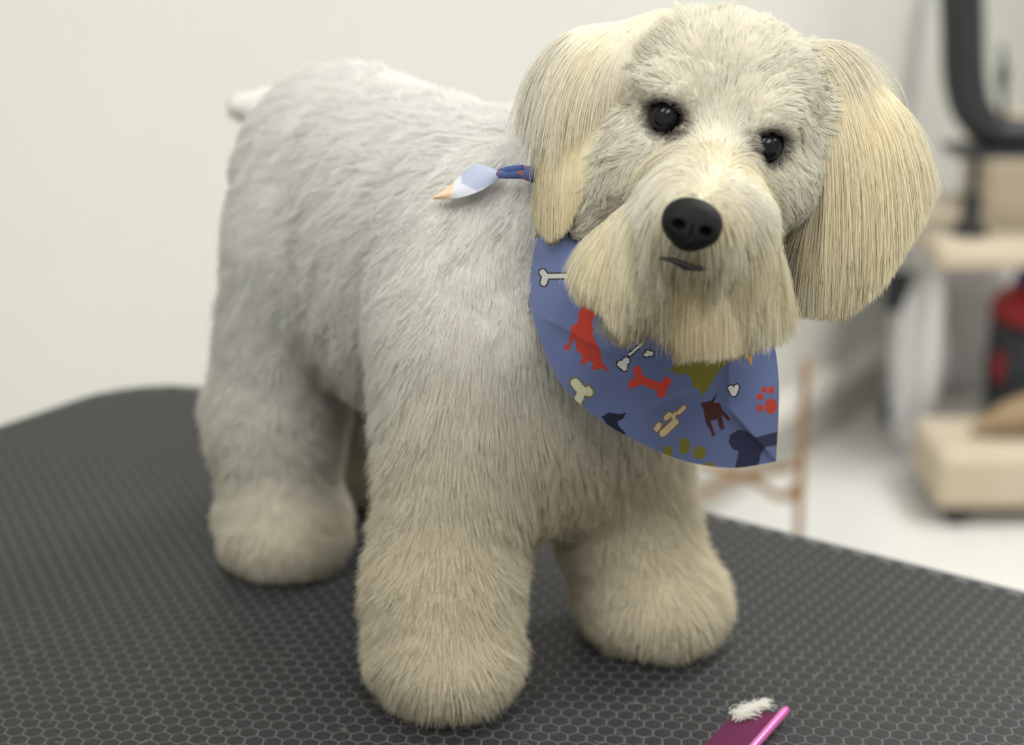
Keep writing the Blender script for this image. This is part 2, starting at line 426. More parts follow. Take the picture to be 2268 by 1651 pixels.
m_skin.node_tree.links.new(_at.outputs['Color'], m_skin.node_tree.nodes['Principled BSDF'].inputs['Base Color'])
dog = link('dog', body_me, m_skin, label='fluffy white and cream dog in a blue bandana standing on the grooming table', cat='dog')

# ---- fur
m_hair = bpy.data.materials.new('dog_hair'); m_hair.use_nodes = True
nt = m_hair.node_tree; nt.nodes.clear()
out = nt.nodes.new('ShaderNodeOutputMaterial'); a1 = nt.nodes.new('ShaderNodeAttribute'); a1.attribute_name = 'coat'
a2 = nt.nodes.new('ShaderNodeAttribute'); a2.attribute_name = 'skin_normal'
geo = nt.nodes.new('ShaderNodeNewGeometry')
mx = nt.nodes.new('ShaderNodeMix'); mx.data_type = 'VECTOR'; mx.inputs[0].default_value = 0.30
nt.links.new(a2.outputs['Vector'], mx.inputs[4]); nt.links.new(geo.outputs['Normal'], mx.inputs[5])
nrm = nt.nodes.new('ShaderNodeVectorMath'); nrm.operation = 'NORMALIZE'; nt.links.new(mx.outputs[1], nrm.inputs[0])
df = nt.nodes.new('ShaderNodeBsdfDiffuse'); tr = nt.nodes.new('ShaderNodeBsdfTranslucent')
ms = nt.nodes.new('ShaderNodeMixShader'); ms.inputs[0].default_value = 0.38
for s_ in (df, tr):
    nt.links.new(a1.outputs['Color'], s_.inputs['Color']); nt.links.new(nrm.outputs['Vector'], s_.inputs['Normal'])
nt.links.new(df.outputs[0], ms.inputs[1]); nt.links.new(tr.outputs[0], ms.inputs[2]); nt.links.new(ms.outputs[0], out.inputs['Surface'])

tri = np.vstack([BODY_Q[:, [0, 1, 2]], BODY_Q[:, [0, 2, 3]]])
TA, TB, TC = BODY_V[tri[:, 0]], BODY_V[tri[:, 1]], BODY_V[tri[:, 2]]
area = np.linalg.norm(np.cross(TB - TA, TC - TA), axis=1) / 2
tg = group_of((TA + TB + TC) / 3)
DENS = {TORSO: 1.05e6, LEG: 1.4e6, TAIL: 0.8e6, HEAD: 1.9e6, MUZ: 2.6e6, EARR: 1.8e6, EARL: 1.8e6}
dens = np.array([DENS[k_] for k_ in range(7)])[tg] * FUR
cumul = np.cumsum(area * dens); NH = int(cumul[-1])
pick = np.searchsorted(cumul, rng.random(NH) * cumul[-1])
r1 = np.sqrt(rng.random(NH)); r2 = rng.random(NH)
ROOT = TA[pick] * (1 - r1)[:, None] + TB[pick] * (r1 * (1 - r2))[:, None] + TC[pick] * (r1 * r2)[:, None]
NRM = grad(ROOT); GRP = group_of(ROOT)
keep = ROOT[:, 2] > TT + 0.006
for e, r in EYES: keep &= np.linalg.norm(ROOT - e, axis=1) > r * 1.18
NOSE_C = at(1531, 498, 0.668)
keep &= np.linalg.norm((ROOT - NOSE_C), axis=1) > 0.0125
for mp in MOUTH[6:-6]: keep &= np.linalg.norm(ROOT - mp, axis=1) > 0.0022
ROOT, NRM, GRP = ROOT[keep], NRM[keep], GRP[keep]; NH = len(ROOT)
PX = proj(ROOT)

# smooth value noise on points (sum of random sines is cheap and seamless)
def vnoise(P, freq, seed, octs=5):
    r = np.random.default_rng(seed); o = np.zeros(len(P))
    for i in range(octs):
        k_ = r.normal(size=3); k_ *= freq * (0.6 + 0.9 * r.random()) * 2 * math.pi / np.linalg.norm(k_)
        o += np.sin(P @ k_ + r.random() * 6.28 + 1.7 * np.sin(P @ k_[[1, 2, 0]] * 0.7 + r.random() * 6))
    return o / math.sqrt(octs)

# hair guides of the head, drawn over the face: px, py, direction right, direction down, length, lift
G_HEAD = [(1600, 90, .2, -1, .011, .5), (1700, 120, .7, -.6, .011, .5), (1480, 120, -.6, -.7, .011, .5), (1790, 160, 1, .1, .011, .5), (1450, 185, -.8, -.2, .012, .45),
    (1560, 220, -.2, -.8, .012, .5), (1640, 250, .3, -.7, .012, .5), (1480, 215, -.8, -.3, .012, .5), (1700, 275, .8, -.2, .012, .5), (1770, 250, .9, .3, .010, .4),
    (1400, 300, -.9, .3, .010, .25), (1380, 390, -.7, .7, .012, .3), (1430, 330, -.7, .6, .009, .25), (1740, 400, .5, .8, .010, .25), (1760, 330, .8, .5, .009, .25),
    (1575, 300, 0, -.9, .009, .35), (1560, 345, -.35, -.7, .012, .45), (1610, 355, .3, -.7, .012, .45), (1480, 320, -.9, .2, .006, .25), (1650, 360, .8, .3, .006, .25)]
G_MUZ = [(1575, 360, 0, -1, .014, .5), (1510, 375, -.9, -.25, .020, .45), (1640, 400, .9, -.05, .020, .45), (1440, 420, -.85, .45, .026, .35), (1370, 490, -.55, .85, .028, .3),
    (1310, 590, -.2, 1, .028, .25), (1420, 560, -.3, .95, .036, .25), (1500, 440, -.9, .25, .026, .35), (1600, 450, .9, .3, .026, .35), (1470, 520, -.55, .8, .036, .25),
    (1610, 540, .35, .9, .038, .25), (1690, 540, .4, .9, .032, .25), (1720, 650, .08, 1, .034, .2), (1660, 620, .1, 1, .040, .2), (1360, 650, -.1, 1, .030, .2), (1420, 680, .0, 1, .036, .2),
    (1500, 620, -.12, 1, .040, .2), (1570, 640, .05, 1, .040, .2), (1530, 700, 0, 1, .034, .2), (1600, 710, .03, 1, .034, .2), (1560, 405, -.25, -.6, .012, .5), (1590, 415, .3, -.5, .012, .5)]
G_EARR = [(1500, 55, -1, .25, .030, .2), (1420, 110, -.80, .6, .040, .15), (1320, 70, -.95, .42, .038, .15), (1220, 110, -.65, .8, .038, .16), (1340, 190, -.45, .9, .045, .12), (1210, 220, .0, 1, .045, .10),
    (1180, 180, -.05, 1, .036, .12), (1270, 320, -.12, 1, .045, .12), (1210, 380, .15, 1, .036, .12), (1280, 420, -.45, 1, .034, .1), (1230, 440, .0, 1, .026, .08)]
G_EARL = [(1830, 140, .40, .9, .046, .2), (1890, 190, .50, .87, .050, .18), (1960, 280, .28, .95, .050, .18), (2020, 370, -.02, 1, .045, .16), (1850, 330, .05, 1, .050, .12), (1930, 400, .08, 1, .050, .14),
    (2010, 450, -.18, 1, .042, .15), (1820, 520, -.05, 1, .045, .12), (1910, 520, -.05, 1, .048, .12), (1850, 600, .0, 1, .036, .1), (1960, 540, -.28, 1, .040, .12)]
ENV_MUZ = [(1250, 610), (1300, 668), (1345, 705), (1400, 768), (1450, 790), (1500, 797), (1590, 792), (1690, 780), (1740, 748), (1765, 690)]
ENV_EARR = [(1130, 380), (1155, 440), (1180, 485), (1215, 534), (1262, 516), (1290, 455), (1330, 350), (1400, 240), (1520, 110)]
ENV_EARL = [(1735, 640), (1760, 698), (1870, 708), (1900, 692), (1960, 640), (2000, 570), (2050, 490), (2075, 430)]
def guide(G, px, sig):
    G = np.array(G); d2 = ((px[:, None, :] - G[None, :, :2]) ** 2).sum(-1)
    w_ = np.exp(-d2 / (2 * sig * sig)) + 1e-9; w_ /= w_.sum(1, keepdims=True)
    v = w_ @ G[:, 2:]
    return v[:, 0], v[:, 1], v[:, 2], v[:, 3]
FLOW = np.zeros((NH, 3)); LEN = np.zeros(NH); LIFT = np.zeros(NH); DROOP = np.zeros(NH)
for gset, G, sig in ((HEAD, G_HEAD, 38), (MUZ, G_MUZ, 34), (EARR, G_EARR, 50), (EARL, G_EARL, 50)):
    m_ = GRP == gset; dx, dy, ln, lf = guide(G, PX[m_], sig)
    back = (NRM[m_] @ FW) > 0.25      # the far side of the head: hair lies down and back
    dx = np.where(back, 0, dx); dy = np.where(back, 1, dy)
    FLOW[m_] = RT * dx[:, None] - UP * dy[:, None]; LEN[m_] = ln * {HEAD: 0.85, MUZ: 0.85, EARR: 1.3, EARL: 1.4}[gset]; LIFT[m_] = lf * {HEAD: 1, MUZ: 1, EARR: 0.6, EARL: 0.6}[gset]
    DROOP[m_] = {HEAD: 0.0, MUZ: 0.22, EARR: 0.38, EARL: 0.40}[gset]
m_ = (GRP == TORSO) | (GRP == TAIL) | (GRP == LEG)
Pb = ROOT[m_]; hgt = Pb[:, 2] - TT; a_ = (Pb - ORG) @ HEAD_F
dT = np.min([sd_prim(p, Pb) for p in PR if p[1] == TORSO], axis=0); dL = np.min([sd_prim(p, Pb) for p in PR if p[1] == LEG], axis=0)
wl = np.clip(0.5 + (dT - dL) / 0.05, 0, 1) * np.clip((0.21 - hgt) / 0.07, 0, 1); wl = (wl * wl * (3 - 2 * wl))
front = np.clip((a_ - 0.05) / 0.08, 0, 1)[:, None]
ft = (-HEAD_F * 0.75 - Z * 0.65) * (1 - front) + (-Z * 1.0 - HEAD_F * 0.2) * front
low = np.clip((0.20 - hgt) / 0.08, 0, 1); up_ = np.clip((hgt - 0.05) / 0.1, 0, 1)
FLOW[m_] = ft * (1 - wl)[:, None] - Z * wl[:, None]
LEN[m_] = (0.0095 + 0.009 * low) * (1 - wl) + (0.0115 + 0.003 * up_) * wl
LIFT[m_] = (0.55 - 0.22 * low) * (1 - wl) + (0.78 - 0.2 * up_) * wl
DROOP[m_] = (0.05 + 0.10 * low) * (1 - wl) + 0.02 * wl
# wandering of the flow, tufts
FLOW /= np.maximum(np.linalg.norm(FLOW, axis=1), 1e-6)[:, None]
S = np.array([.30, .13, .3, .38, .10, .07, .07])[GRP]
FQ = np.array([34, 30, 40, 60, 45, 40, 40.])[GRP]
for ax_, sd in ((np.array([1., 0, 0]), 1), (np.array([0, 1., 0]), 2), (Z, 3)):
    nz = np.zeros(NH)
    for fv in np.unique(FQ):
        k_ = FQ == fv; nz[k_] = vnoise(ROOT[k_], fv, 10 + sd) * 0.7 + vnoise(ROOT[k_], fv * 2.3, 20 + sd) * 0.5
    FLOW += ax_ * (nz * S)[:, None]
FLOW -= NRM * (FLOW * NRM).sum(1)[:, None]
FLOW /= np.maximum(np.linalg.norm(FLOW, axis=1), 1e-6)[:, None]
LIFT = LIFT * (1 + np.where(GRP == TORSO, 0.36, 0.2) * vnoise(ROOT, 62, 31)) + rng.normal(size=NH) * np.where(GRP == LEG, 0.16, 0.07)
LEN = LEN * (0.80 + 0.36 * rng.random(NH)) * (1 + 0.08 * vnoise(ROOT, 60, 33))
LEN[GRP == TAIL] = 0.004
ppm = FPX / ((ROOT - CAM) @ FW)
for gset, env in ((MUZ, ENV_MUZ), (EARR, ENV_EARR), (EARL, ENV_EARL)):     # trimmed to an even edge
    m_ = GRP == gset; e_ = np.array(env); ymax = np.interp(PX[m_][:, 0], e_[:, 0], e_[:, 1])
    LEN[m_] = np.minimum(LEN[m_], np.maximum((ymax - PX[m_][:, 1]) / ppm[m_] * 1.04 + rng.normal(size=m_.sum()) * 0.0016, 0.0045 + 0.002 * rng.random(m_.sum())))
# shorten near the eyes, the nose and the mouth; trim at the table
for e, r in EYES:
    d = np.linalg.norm(ROOT - e, axis=1); LEN *= np.clip((d - r) / 0.014, 0.22, 1)
LEN *= np.clip((np.linalg.norm(ROOT - NOSE_C, axis=1) - 0.009) / 0.014, 0.3, 1)
NP_ = np.where(np.isin(GRP, (MUZ, EARR, EARL)), 7, 5)
COLH = coat_colour(ROOT, GRP)
streak = vnoise(ROOT, 70, 41) * 0.5 + rng.normal(size=NH) * 0.5
COLH = np.clip(COLH * (1 + 0.055 * streak[:, None]) , 0.0, 0.985)
tone = np.clip(vnoise(ROOT, 22, 43), -1.5, 1.5)[:, None]
mz = np.isin(GRP, (MUZ, EARR, EARL))[:, None]
COLH = np.where(mz, COLH * (1 + np.array([[0.015, 0.0, -0.055]]) * (tone + 0.3)), COLH)

def grow(sel, npt):
    P0, n, t, L, lf, dr = ROOT[sel], NRM[sel], FLOW[sel], LEN[sel], np.clip(LIFT[sel], 0.03, 1.2), DROOP[sel]
    pts = np.empty((len(P0), npt, 3)); pts[:, 0] = P0 - n * 0.0006
    d = np.cos(lf)[:, None] * t + np.sin(lf)[:, None] * n
    step = (L / (npt - 1))[:, None]; cur = P0.copy()
    for k_ in range(1, npt):
        d = d + (-Z) * dr[:, None] * (6 / (npt - 1)) + rng.normal(size=d.shape) * 0.04
        d /= np.linalg.norm(d, axis=1)[:, None]
        cur = cur + d * step
        s = sdf(cur); bad = s < 0.0010
        if bad.any():
            g = grad(cur[bad]); push = np.minimum(0.0012 - s[bad], 0.01)[:, None]; cur[bad] += g * push
            dd = d[bad]; dn = np.minimum((dd * g).sum(1), 0)[:, None]; d[bad] = dd - g * dn
        cur[:, 2] = np.maximum(cur[:, 2], TT + 0.0012)
        pts[:, k_] = cur
    return pts
def clump(pts, root, n_clump, amount):
    if len(root) < n_clump * 2: return pts
    ci = rng.choice(len(root), n_clump, replace=False)
    kd = kdtree.KDTree(n_clump)
    for i, j in enumerate(ci): kd.insert(root[j], i)
    kd.balance()
    near_ = np.array([ci[kd.find(p)[1]] for p in root])
    f = (np.linspace(0, 1, pts.shape[1]) ** 1.5 * amount)[None, :, None]
    off = pts[near_] - root[near_][:, None] + root[:, None]       # same shape as the leader
    return pts * (1 - f) + pts[near_] * f * 0.75 + off * f * 0.25
def trim(pts, env):
    """cut strands along the trimmed edge of the ear"""
    e_ = np.array(env, float); n_, k_ = pts.shape[:2]; q_ = proj(pts.reshape(-1, 3)).reshape(n_, k_, 2)
    over = q_[..., 1] - np.interp(q_[..., 0], e_[:, 0], e_[:, 1]) - rng.normal(size=(n_, 1)) * 7
    over[:, 0] = -1; over[:, 1] = np.minimum(over[:, 1], -1)
    bad = over > 0; has = bad.any(1); i = np.where(has, bad.argmax(1), k_ - 1)
    ar = np.arange(n_); o1, o0 = over[ar, i], over[ar, i - 1]
    t1 = np.where(has, i - 1 + np.clip(-o0 / np.maximum(o1 - o0, 1e-6), 0.05, 1), k_ - 1.0)
    tt = np.linspace(0, 1, k_)[None] * t1[:, None]; j = np.clip(tt.astype(int), 0, k_ - 2); f = (tt - j)[..., None]
    return pts[ar[:, None], j] * (1 - f) + pts[ar[:, None], j + 1] * f
TRIM_R = [(1100, 330), (1140, 400), (1160, 450), (1185, 495), (1215, 535), (1240, 524), (1264, 500), (1290, 445), (1330, 350), (1400, 240), (1520, 110)]
def make_fur(name, groups, npt, r0, r1_, nclump, amt, label=None):
    sel = np.where(np.isin(GRP, groups))[0]
    pts = grow(sel, npt); pts = clump(pts, ROOT[sel], max(10, int(nclump * FUR)), amt)
    if groups == (EARR,): pts = trim(pts, TRIM_R)
    if groups == (EARL,): pts = trim(pts, ENV_EARL)
    pts[..., 2] = np.maximum(pts[..., 2], TT + 0.001)
    cu = bpy.data.hair_curves.new(name); cu.add_curves([npt] * len(sel))
    cu.attributes['position'].data.foreach_set('vector', pts.astype(np.float32).ravel())
    ra = cu.attributes.get('radius') or cu.attributes.new('radius', 'FLOAT', 'POINT')
    rad = np.interp(np.linspace(0, 1, npt), [0, 0.5, 1], [r0, (r0 + r1_) / 2, r1_]) / min(1, FUR ** 0.5 if FUR else 1)
    ra.data.foreach_set('value', np.tile(rad, len(sel)).astype(np.float32))
    c_ = cu.attributes.new('coat', 'FLOAT_COLOR', 'CURVE'); c_.data.foreach_set('color', np.hstack([COLH[sel], np.ones((len(sel), 1))]).astype(np.float32).ravel())
    s_ = cu.attributes.new('skin_normal', 'FLOAT_VECTOR', 'CURVE'); s_.data.foreach_set('vector', NRM[sel].astype(np.float32).ravel())
    cu.materials.append(m_hair)
    o = bpy.data.objects.new(name, cu); COL.objects.link(o); o.parent = dog; o['kind'] = 'stuff'
    if label: o['label'] = label
    print(name, len(sel))
    return o
if FUR > 0:
    make_fur('body_coat', (TORSO, TAIL), 5, 0.00012, 0.00004, 14000, 0.42, 'short plush white coat')
    make_fur('leg_hair', (LEG,), 5, 0.00012, 0.00003, 22000, 0.20, 'fluffy cream white leg hair')
    make_fur('face_hair', (HEAD,), 5, 0.00013, 0.00005, 2500, 0.5, 'short cream face hair')
    make_fur('moustache', (MUZ,), 7, 0.00012, 0.00005, 2600, 0.34, 'long combed cream moustache and beard')
    make_fur('ear_hair', (EARR,), 10, 0.00012, 0.00005, 2200, 0.34, 'long silky cream ear hair')
    make_fur('ear_hair', (EARL,), 10, 0.00012, 0.00005, 2200, 0.34, 'long silky cream ear hair')

# ---- nose, eyes, mouth
m_nose = mat('nose_leather', (0.006, 0.006, 0.007), 0.55, 0.16, bump=(1400, 0.5, 0.0006))
m_eye = mat('eye_dark', (0.005, 0.005, 0.007), 0.16, 0.22)
m_iris = mat('iris_dark', (0.010, 0.011, 0.014), 0.16, 0.22)
m_lip = mat('lip_black', (0.010, 0.010, 0.010), 0.45, 0.4)
def nose_sdf(P):
    q_ = np.stack([(P - NOSE_C) @ rr_, (P - NOSE_C) @ uu_, (P - NOSE_C) @ FW], -1)
    x, y, zf = q_[..., 0], q_[..., 1], q_[..., 2]
    def el(c, r):
        v = (q_ - np.array(c)) / np.array(r); k0 = np.sqrt((v * v).sum(-1)); k1 = np.sqrt(((v / np.array(r)) ** 2).sum(-1)); return k0 * (k0 - 1) / np.maximum(k1, 1e-6)
    d = el((0, 0.0025, 0), (0.0122, 0.0085, 0.010))
    d = smin(d, el((0, -0.004, -0.001), (0.0085, 0.0072, 0.009)), 0.004)
    d = smin(d, el((-0.006, -0.001, -0.002), (0.0062, 0.0062, 0.007)), 0.003)
    d = smin(d, el((0.006, -0.001, -0.002), (0.0062, 0.0062, 0.007)), 0.003)
    for sx in (-1, 1):
        s = -el((sx * 0.0056, -0.0022, -0.0085), (0.0026, 0.0019, 0.004)); h = np.maximum(0.0012 - np.abs(d - s), 0) / 0.0012; d = np.maximum(d, s) + h * h * 0.0003
    s = -el((0, -0.006, -0.0105), (0.0006, 0.006, 0.002)); d = np.maximum(d, s)
    return d
nv, nq = surface_nets(nose_sdf, NOSE_C - 0.017, NOSE_C + 0.017, 0.0006)
link('nose', pm('nose', nv, nq.tolist(), True), m_nose, dog, label='black leathery nose with two nostrils')
for e, r in EYES:
    bm = bmesh.new(); bmesh.ops.create_uvsphere(bm, u_segments=32, v_segments=20, radius=r)
    o = link('eye', bm_mesh('eye', bm, True), m_eye, dog, label='dark shiny eye'); o.location = e
    v = CAM - e; v /= np.linalg.norm(v)
    link('iris', lathe('iris', v * 0, [(r * math.sin(t_) * 1.01, r * math.cos(t_) * 1.012) for t_ in (0.62, 0.5, 0.38, 0.25, 0.12, 0.02)], 28, v), m_iris, o)
link('mouth', tube('mouth', MOUTH, [0.0005, 0.0012, 0.0018, 0.0011, 0.0005]), m_lip, dog, label='dark lip line under the nose')

# ------------------------------------------------------------------ the bandana
def hit_depth(px, py, guess=None):
    d = ray(px, py); d = d / np.linalg.norm(d); t = 0.5
    for _ in range(90):
        v = float(sdf((CAM + d * t)[None].astype(np.float64))[0])
        if v < 0.0003: return float((CAM + d * t)[1])
        t += v * 0.8
        if t > 1.6: break
    return guess
HEM = [(1178, 470, .812), (1168, 600, .795), (1184, 715, .780), (1238, 843, .770), (1322, 925, .766), (1425, 985, .766), (1525, 1024, .770), (1625, 1037, .780), (1717, 1023, .792)]
NECK = [(1205, 455, .800), (1265, 520, .765), (1330, 560, .750), (1400, 590, .745), (1480, 610, .745), (1550, 620, .745), (1610, 625, .752), (1650, 632, .762), (1680, 640, .775)]
NU, NV = 380, 270
hem = np.array([at(*p) for p in HEM]); neck = np.array([at(*p) for p in NECK])
def resample(P, n):
    C_ = catmull(P, 40); t = np.linspace(0, len(C_) - 1, n); i = np.clip(t.astype(int), 0, len(C_) - 2); f = (t - i)[:, None]
    return C_[i] * (1 - f) + C_[i + 1] * f
hemC, neckC = resample(hem, NU), resample(neck, NU)
vv = np.linspace(0, 1, NV)[None, :, None]; uu = np.linspace(0, 1, NU)[:, None, None]
surf = neckC[:, None] * (1 - vv) + hemC[:, None] * vv
bul = np.sin(np.pi * vv ** 0.8)
surf = surf + bul * (-FW * 0.010) + bul * uu ** 6 * (RT * 0.004)
pxs = proj(surf.reshape(-1, 3)).reshape(NU, NV, 2)
def ridge(p0, p1, wdt, amp, side=1):
    p0, p1 = np.array(p0, float), np.array(p1, float); d = p1 - p0; L = np.linalg.norm(d); d /= L; nn = np.array([-d[1], d[0]]) * side
    q_ = pxs - p0; al = q_ @ d; ac = q_ @ nn
    prof = np.where(ac > 0, np.exp(-ac / wdt), np.exp(ac / (wdt * 0.18)))
    fade = np.clip((al + 25) / 50, 0, 1) * np.clip((L + 40 - al) / 80, 0, 1)
    return (prof * fade * amp)[..., None]
dz = ridge((1202, 704), (1345, 780), 60, .0028, -1) + ridge((1345, 780), (1470, 800), 50, .0014, -1) + ridge((1614, 790), (1612, 900), 60, .0026, -1) + ridge((1612, 905), (1716, 1018), 45, .0030, -1) + ridge((1440, 905), (1545, 860), 60, .0014) + ridge((1470, 810), (1462, 850), 40, .001)
wav = 0.0012 * np.sin(pxs[..., 0] / 47 + pxs[..., 1] / 90) * np.sin(pxs[..., 1] / 60 - pxs[..., 0] / 130)
surf = surf - FW * (dz + wav[..., None])

# the printed motifs (flat print): drawn in the plane of the cloth
PRINT = []
def zc(x, y): return (1150 + x / 2.62, 450 + y / 2.62)
def pol(pts, c): PRINT.append(('p', np.array([zc(*p) for p in pts]), np.array(srgb(*c))))
def seg(a, b, r, c): PRINT.append(('s', np.array(zc(*a)), np.array(zc(*b)), r / 2.62, np.array(srgb(*c))))
def dots(ds, c):
    for (x, y, rx, ry) in ds: PRINT.append(('d', np.array(zc(x, y)), np.array([rx / 2.62, ry / 2.62]), np.array(srgb(*c))))
def shapes(ss, fill, line, grow_):
    for col_, ex in ((line, grow_), (fill, 0)):
        if col_ is None: continue
        for (a, b, r) in ss: seg(a, b, r + ex, col_)
CREAM, INK, RED, OLIVE, NAVY, BROWN = (222, 220, 212), (28, 30, 40), (196, 66, 52), (126, 120, 48), (42, 46, 82), (80, 42, 40)
shapes([((150, 425), (330, 422), 13), ((135, 402), (148, 420), 17), ((142, 462), (150, 435), 18)], (205, 203, 200), INK, 9)
pol([(395, 545), (425, 590), (468, 600), (460, 640), (430, 668), (425, 720), (432, 780), (470, 850), (482, 925), (535, 990), (475, 955), (462, 972), (415, 965), (430, 930), (398, 910), (385, 942), (350, 925), (370, 890), (330, 850), (325, 800), (310, 790), (290, 855), (255, 850), (265, 825), (285, 818), (300, 720), (340, 690), (345, 640), (370, 590)], RED)
shapes([((597, 945), (622, 915), 18), ((585, 935), (600, 930), 16), ((610, 960), (612, 945), 14), ((640, 880), (715, 815), 7), ((735, 880), (765, 872), 12), ((745, 862), (768, 880), 8)], (236, 234, 230), INK, 8)
shapes([((690, 1020), (830, 1075), 24), ((685, 970), (695, 1010), 24), ((655, 1052), (690, 1035), 24), ((855, 1035), (835, 1065), 26), ((825, 1105), (830, 1080), 26)], (214, 74, 64), None, 0)
shapes([((365, 1085), (335, 1165), 24), ((325, 1045), (350, 1075), 26), ((405, 1100), (370, 1090), 22), ((400, 1075), (415, 1095), 12)], (224, 221, 196), (116, 116, 62), 10)
pol([(870, 965), (920, 920), (960, 880), (1000, 860), (1100, 830), (1180, 800), (1240, 760), (1235, 860), (1215, 920), (1150, 985), (1110, 1060), (1060, 1125), (1050, 1085), (1005, 1065), (1000, 1020), (960, 985), (930, 998), (890, 978)], OLIVE)
pol([(1240, 780), (1300, 780), (1372, 850), (1352, 885), (1352, 950), (1325, 902), (1270, 880), (1235, 850)], (206, 152, 66))
shapes([((1228, 1075), (1245, 1105), 16), ((1262, 1068), (1248, 1105), 14)], (238, 236, 232), INK, 8)
dots([(1398, 1125, 21, 22), (1423, 1085, 17, 20), (1462, 1085, 17, 22), (1397, 1190, 21, 22), (1460, 1180, 36, 46)], RED)
pol([(1052, 1160), (1080, 1155), (1112, 1148), (1150, 1098), (1130, 1160), (1165, 1160), (1178, 1200), (1215, 1240), (1228, 1262), (1205, 1262), (1175, 1230), (1192, 1312), (1170, 1316), (1155, 1290), (1150, 1255), (1110, 1265), (1138, 1345), (1120, 1360), (1113, 1330), (1080, 1270), (1068, 1200)], BROWN)
shapes([((832, 1338), (905, 1270), 19), ((797, 1312), (812, 1290), 15), ((853, 1248), (872, 1228), 14), ((893, 1245), (905, 1222), 10), ((925, 1218), (955, 1188), 11)], (226, 206, 170), (140, 106, 62), 7)
pol([(475, 1240), (520, 1216), (580, 1225), (624, 1216), (606, 1250), (570, 1270), (582, 1300), (615, 1330), (622, 1375), (540, 1320), (500, 1275)], (30, 34, 58))
dots([(960, 1410, 34, 48), (1047, 1450, 38, 40), (862, 1450, 27, 44), (1105, 1535, 36, 32), (960, 1560, 60, 40)], OLIVE)
pol([(1213, 1390), (1225, 1345), (1270, 1315), (1320, 1322), (1372, 1360), (1520, 1322), (1520, 1405), (1430, 1415), (1400, 1460), (1385, 1545), (1250, 1545), (1275, 1440), (1240, 1430)], NAVY)
dots([(190, 205, 46, 40), (105, 165, 26, 40)], (118, 104, 60))
def print_colour(q_):
    base = np.array(srgb(106, 120, 168)); out_ = np.tile(base, (len(q_), 1))
    for s_ in PRINT:
        if s_[0] == 'p':
            P = s_[1]; ins_ = np.zeros(len(q_), bool); j = len(P) - 1
            for i in range(len(P)):
                c_ = ((P[i, 1] > q_[:, 1]) != (P[j, 1] > q_[:, 1])) & (q_[:, 0] < (P[j, 0] - P[i, 0]) * (q_[:, 1] - P[i, 1]) / (P[j, 1] - P[i, 1] + 1e-9) + P[i, 0]); ins_ ^= c_; j = i
            out_[ins_] = s_[2]
        elif s_[0] == 's':
            a, b = s_[1], s_[2]; ba = b - a; t = np.clip(((q_ - a) @ ba) / (ba @ ba + 1e-9), 0, 1); d = np.linalg.norm(q_ - a - t[:, None] * ba, axis=1); out_[d < s_[3]] = s_[4]
        else: out_[(((q_ - s_[1]) / s_[2]) ** 2).sum(1) < 1] = s_[3]
    return out_
def cloth_mat(name, attr, rough=0.75):
    m = mat(name, (0.1, 0.15, 0.4), rough, 0.25, bump=(1800, 0.15, 0.0003), sheen=0.1); a = m.node_tree.nodes.new('ShaderNodeAttribute'); a.attribute_name = attr
    m.node_tree.links.new(a.outputs['Color'], m.node_tree.nodes['Principled BSDF'].inputs['Base Color']); return m
m_cloth = cloth_mat('printed_cotton', 'print')
m_back = mat('cotton_reverse', srgb(196, 202, 222), 0.8, 0.2, bump=(1800, 0.15, 0.0003))
def sheet(name, S, cols, parent, m_front, thick=0.0006, m_rev=None):
    a, b = S.shape[:2]; idx = np.arange(a * b).reshape(a, b)
    F_ = np.stack([idx[:-1, :-1], idx[1:, :-1], idx[1:, 1:], idx[:-1, 1:]], -1).reshape(-1, 4)
    du_ = np.gradient(S, axis=0); dv_ = np.gradient(S, axis=1); n = np.cross(du_, dv_); n /= np.maximum(np.linalg.norm(n, axis=2, keepdims=True), 1e-9)
    if (n.reshape(-1, 3) @ FW).mean() > 0: n = -n; F_ = F_[:, ::-1]
    V1 = S.reshape(-1, 3); V2 = (S - n * thick).reshape(-1, 3)
    fl = F_[:, ::-1] + a * b
    bd = np.concatenate([idx[0], idx[1:, -1], idx[-1, ::-1][1:], idx[::-1, 0][1:]]); bd2 = np.roll(bd, -1)
    rim = np.stack([bd, bd2, bd2 + a * b, bd + a * b], -1)
    me = bpy.data.meshes.new(name); me.from_pydata(np.vstack([V1, V2]).tolist(), [], np.vstack([F_, fl, rim]).tolist()); me.update()
    me.polygons.foreach_set('use_smooth', [True] * len(me.polygons))
    at_ = me.color_attributes.new('print', 'FLOAT_COLOR', 'POINT')
    c_ = np.vstack([cols, cols]); at_.data.foreach_set('color', np.hstack([c_, np.ones((len(c_), 1))]).ravel())
    o = link(name, me, m_front, parent)
    if m_rev is not None:
        me.materials.append(m_rev); mi = np.zeros(len(me.polygons), int); mi[len(F_):] = 1; me.polygons.foreach_set('material_index', mi)
    return o
ban = empty('bandana', at(1400, 800, 0.77), 'blue cotton bandana printed with dogs, bones and paws around the dog\'s neck', 'bandana')
def blink(o): o.matrix_parent_inverse = Matrix.Translation(-ban.location); return o
pcol = print_colour(proj(surf.reshape(-1, 3)))
blink(sheet('bib', surf, pcol, ban, m_cloth, 0.0006, m_back))
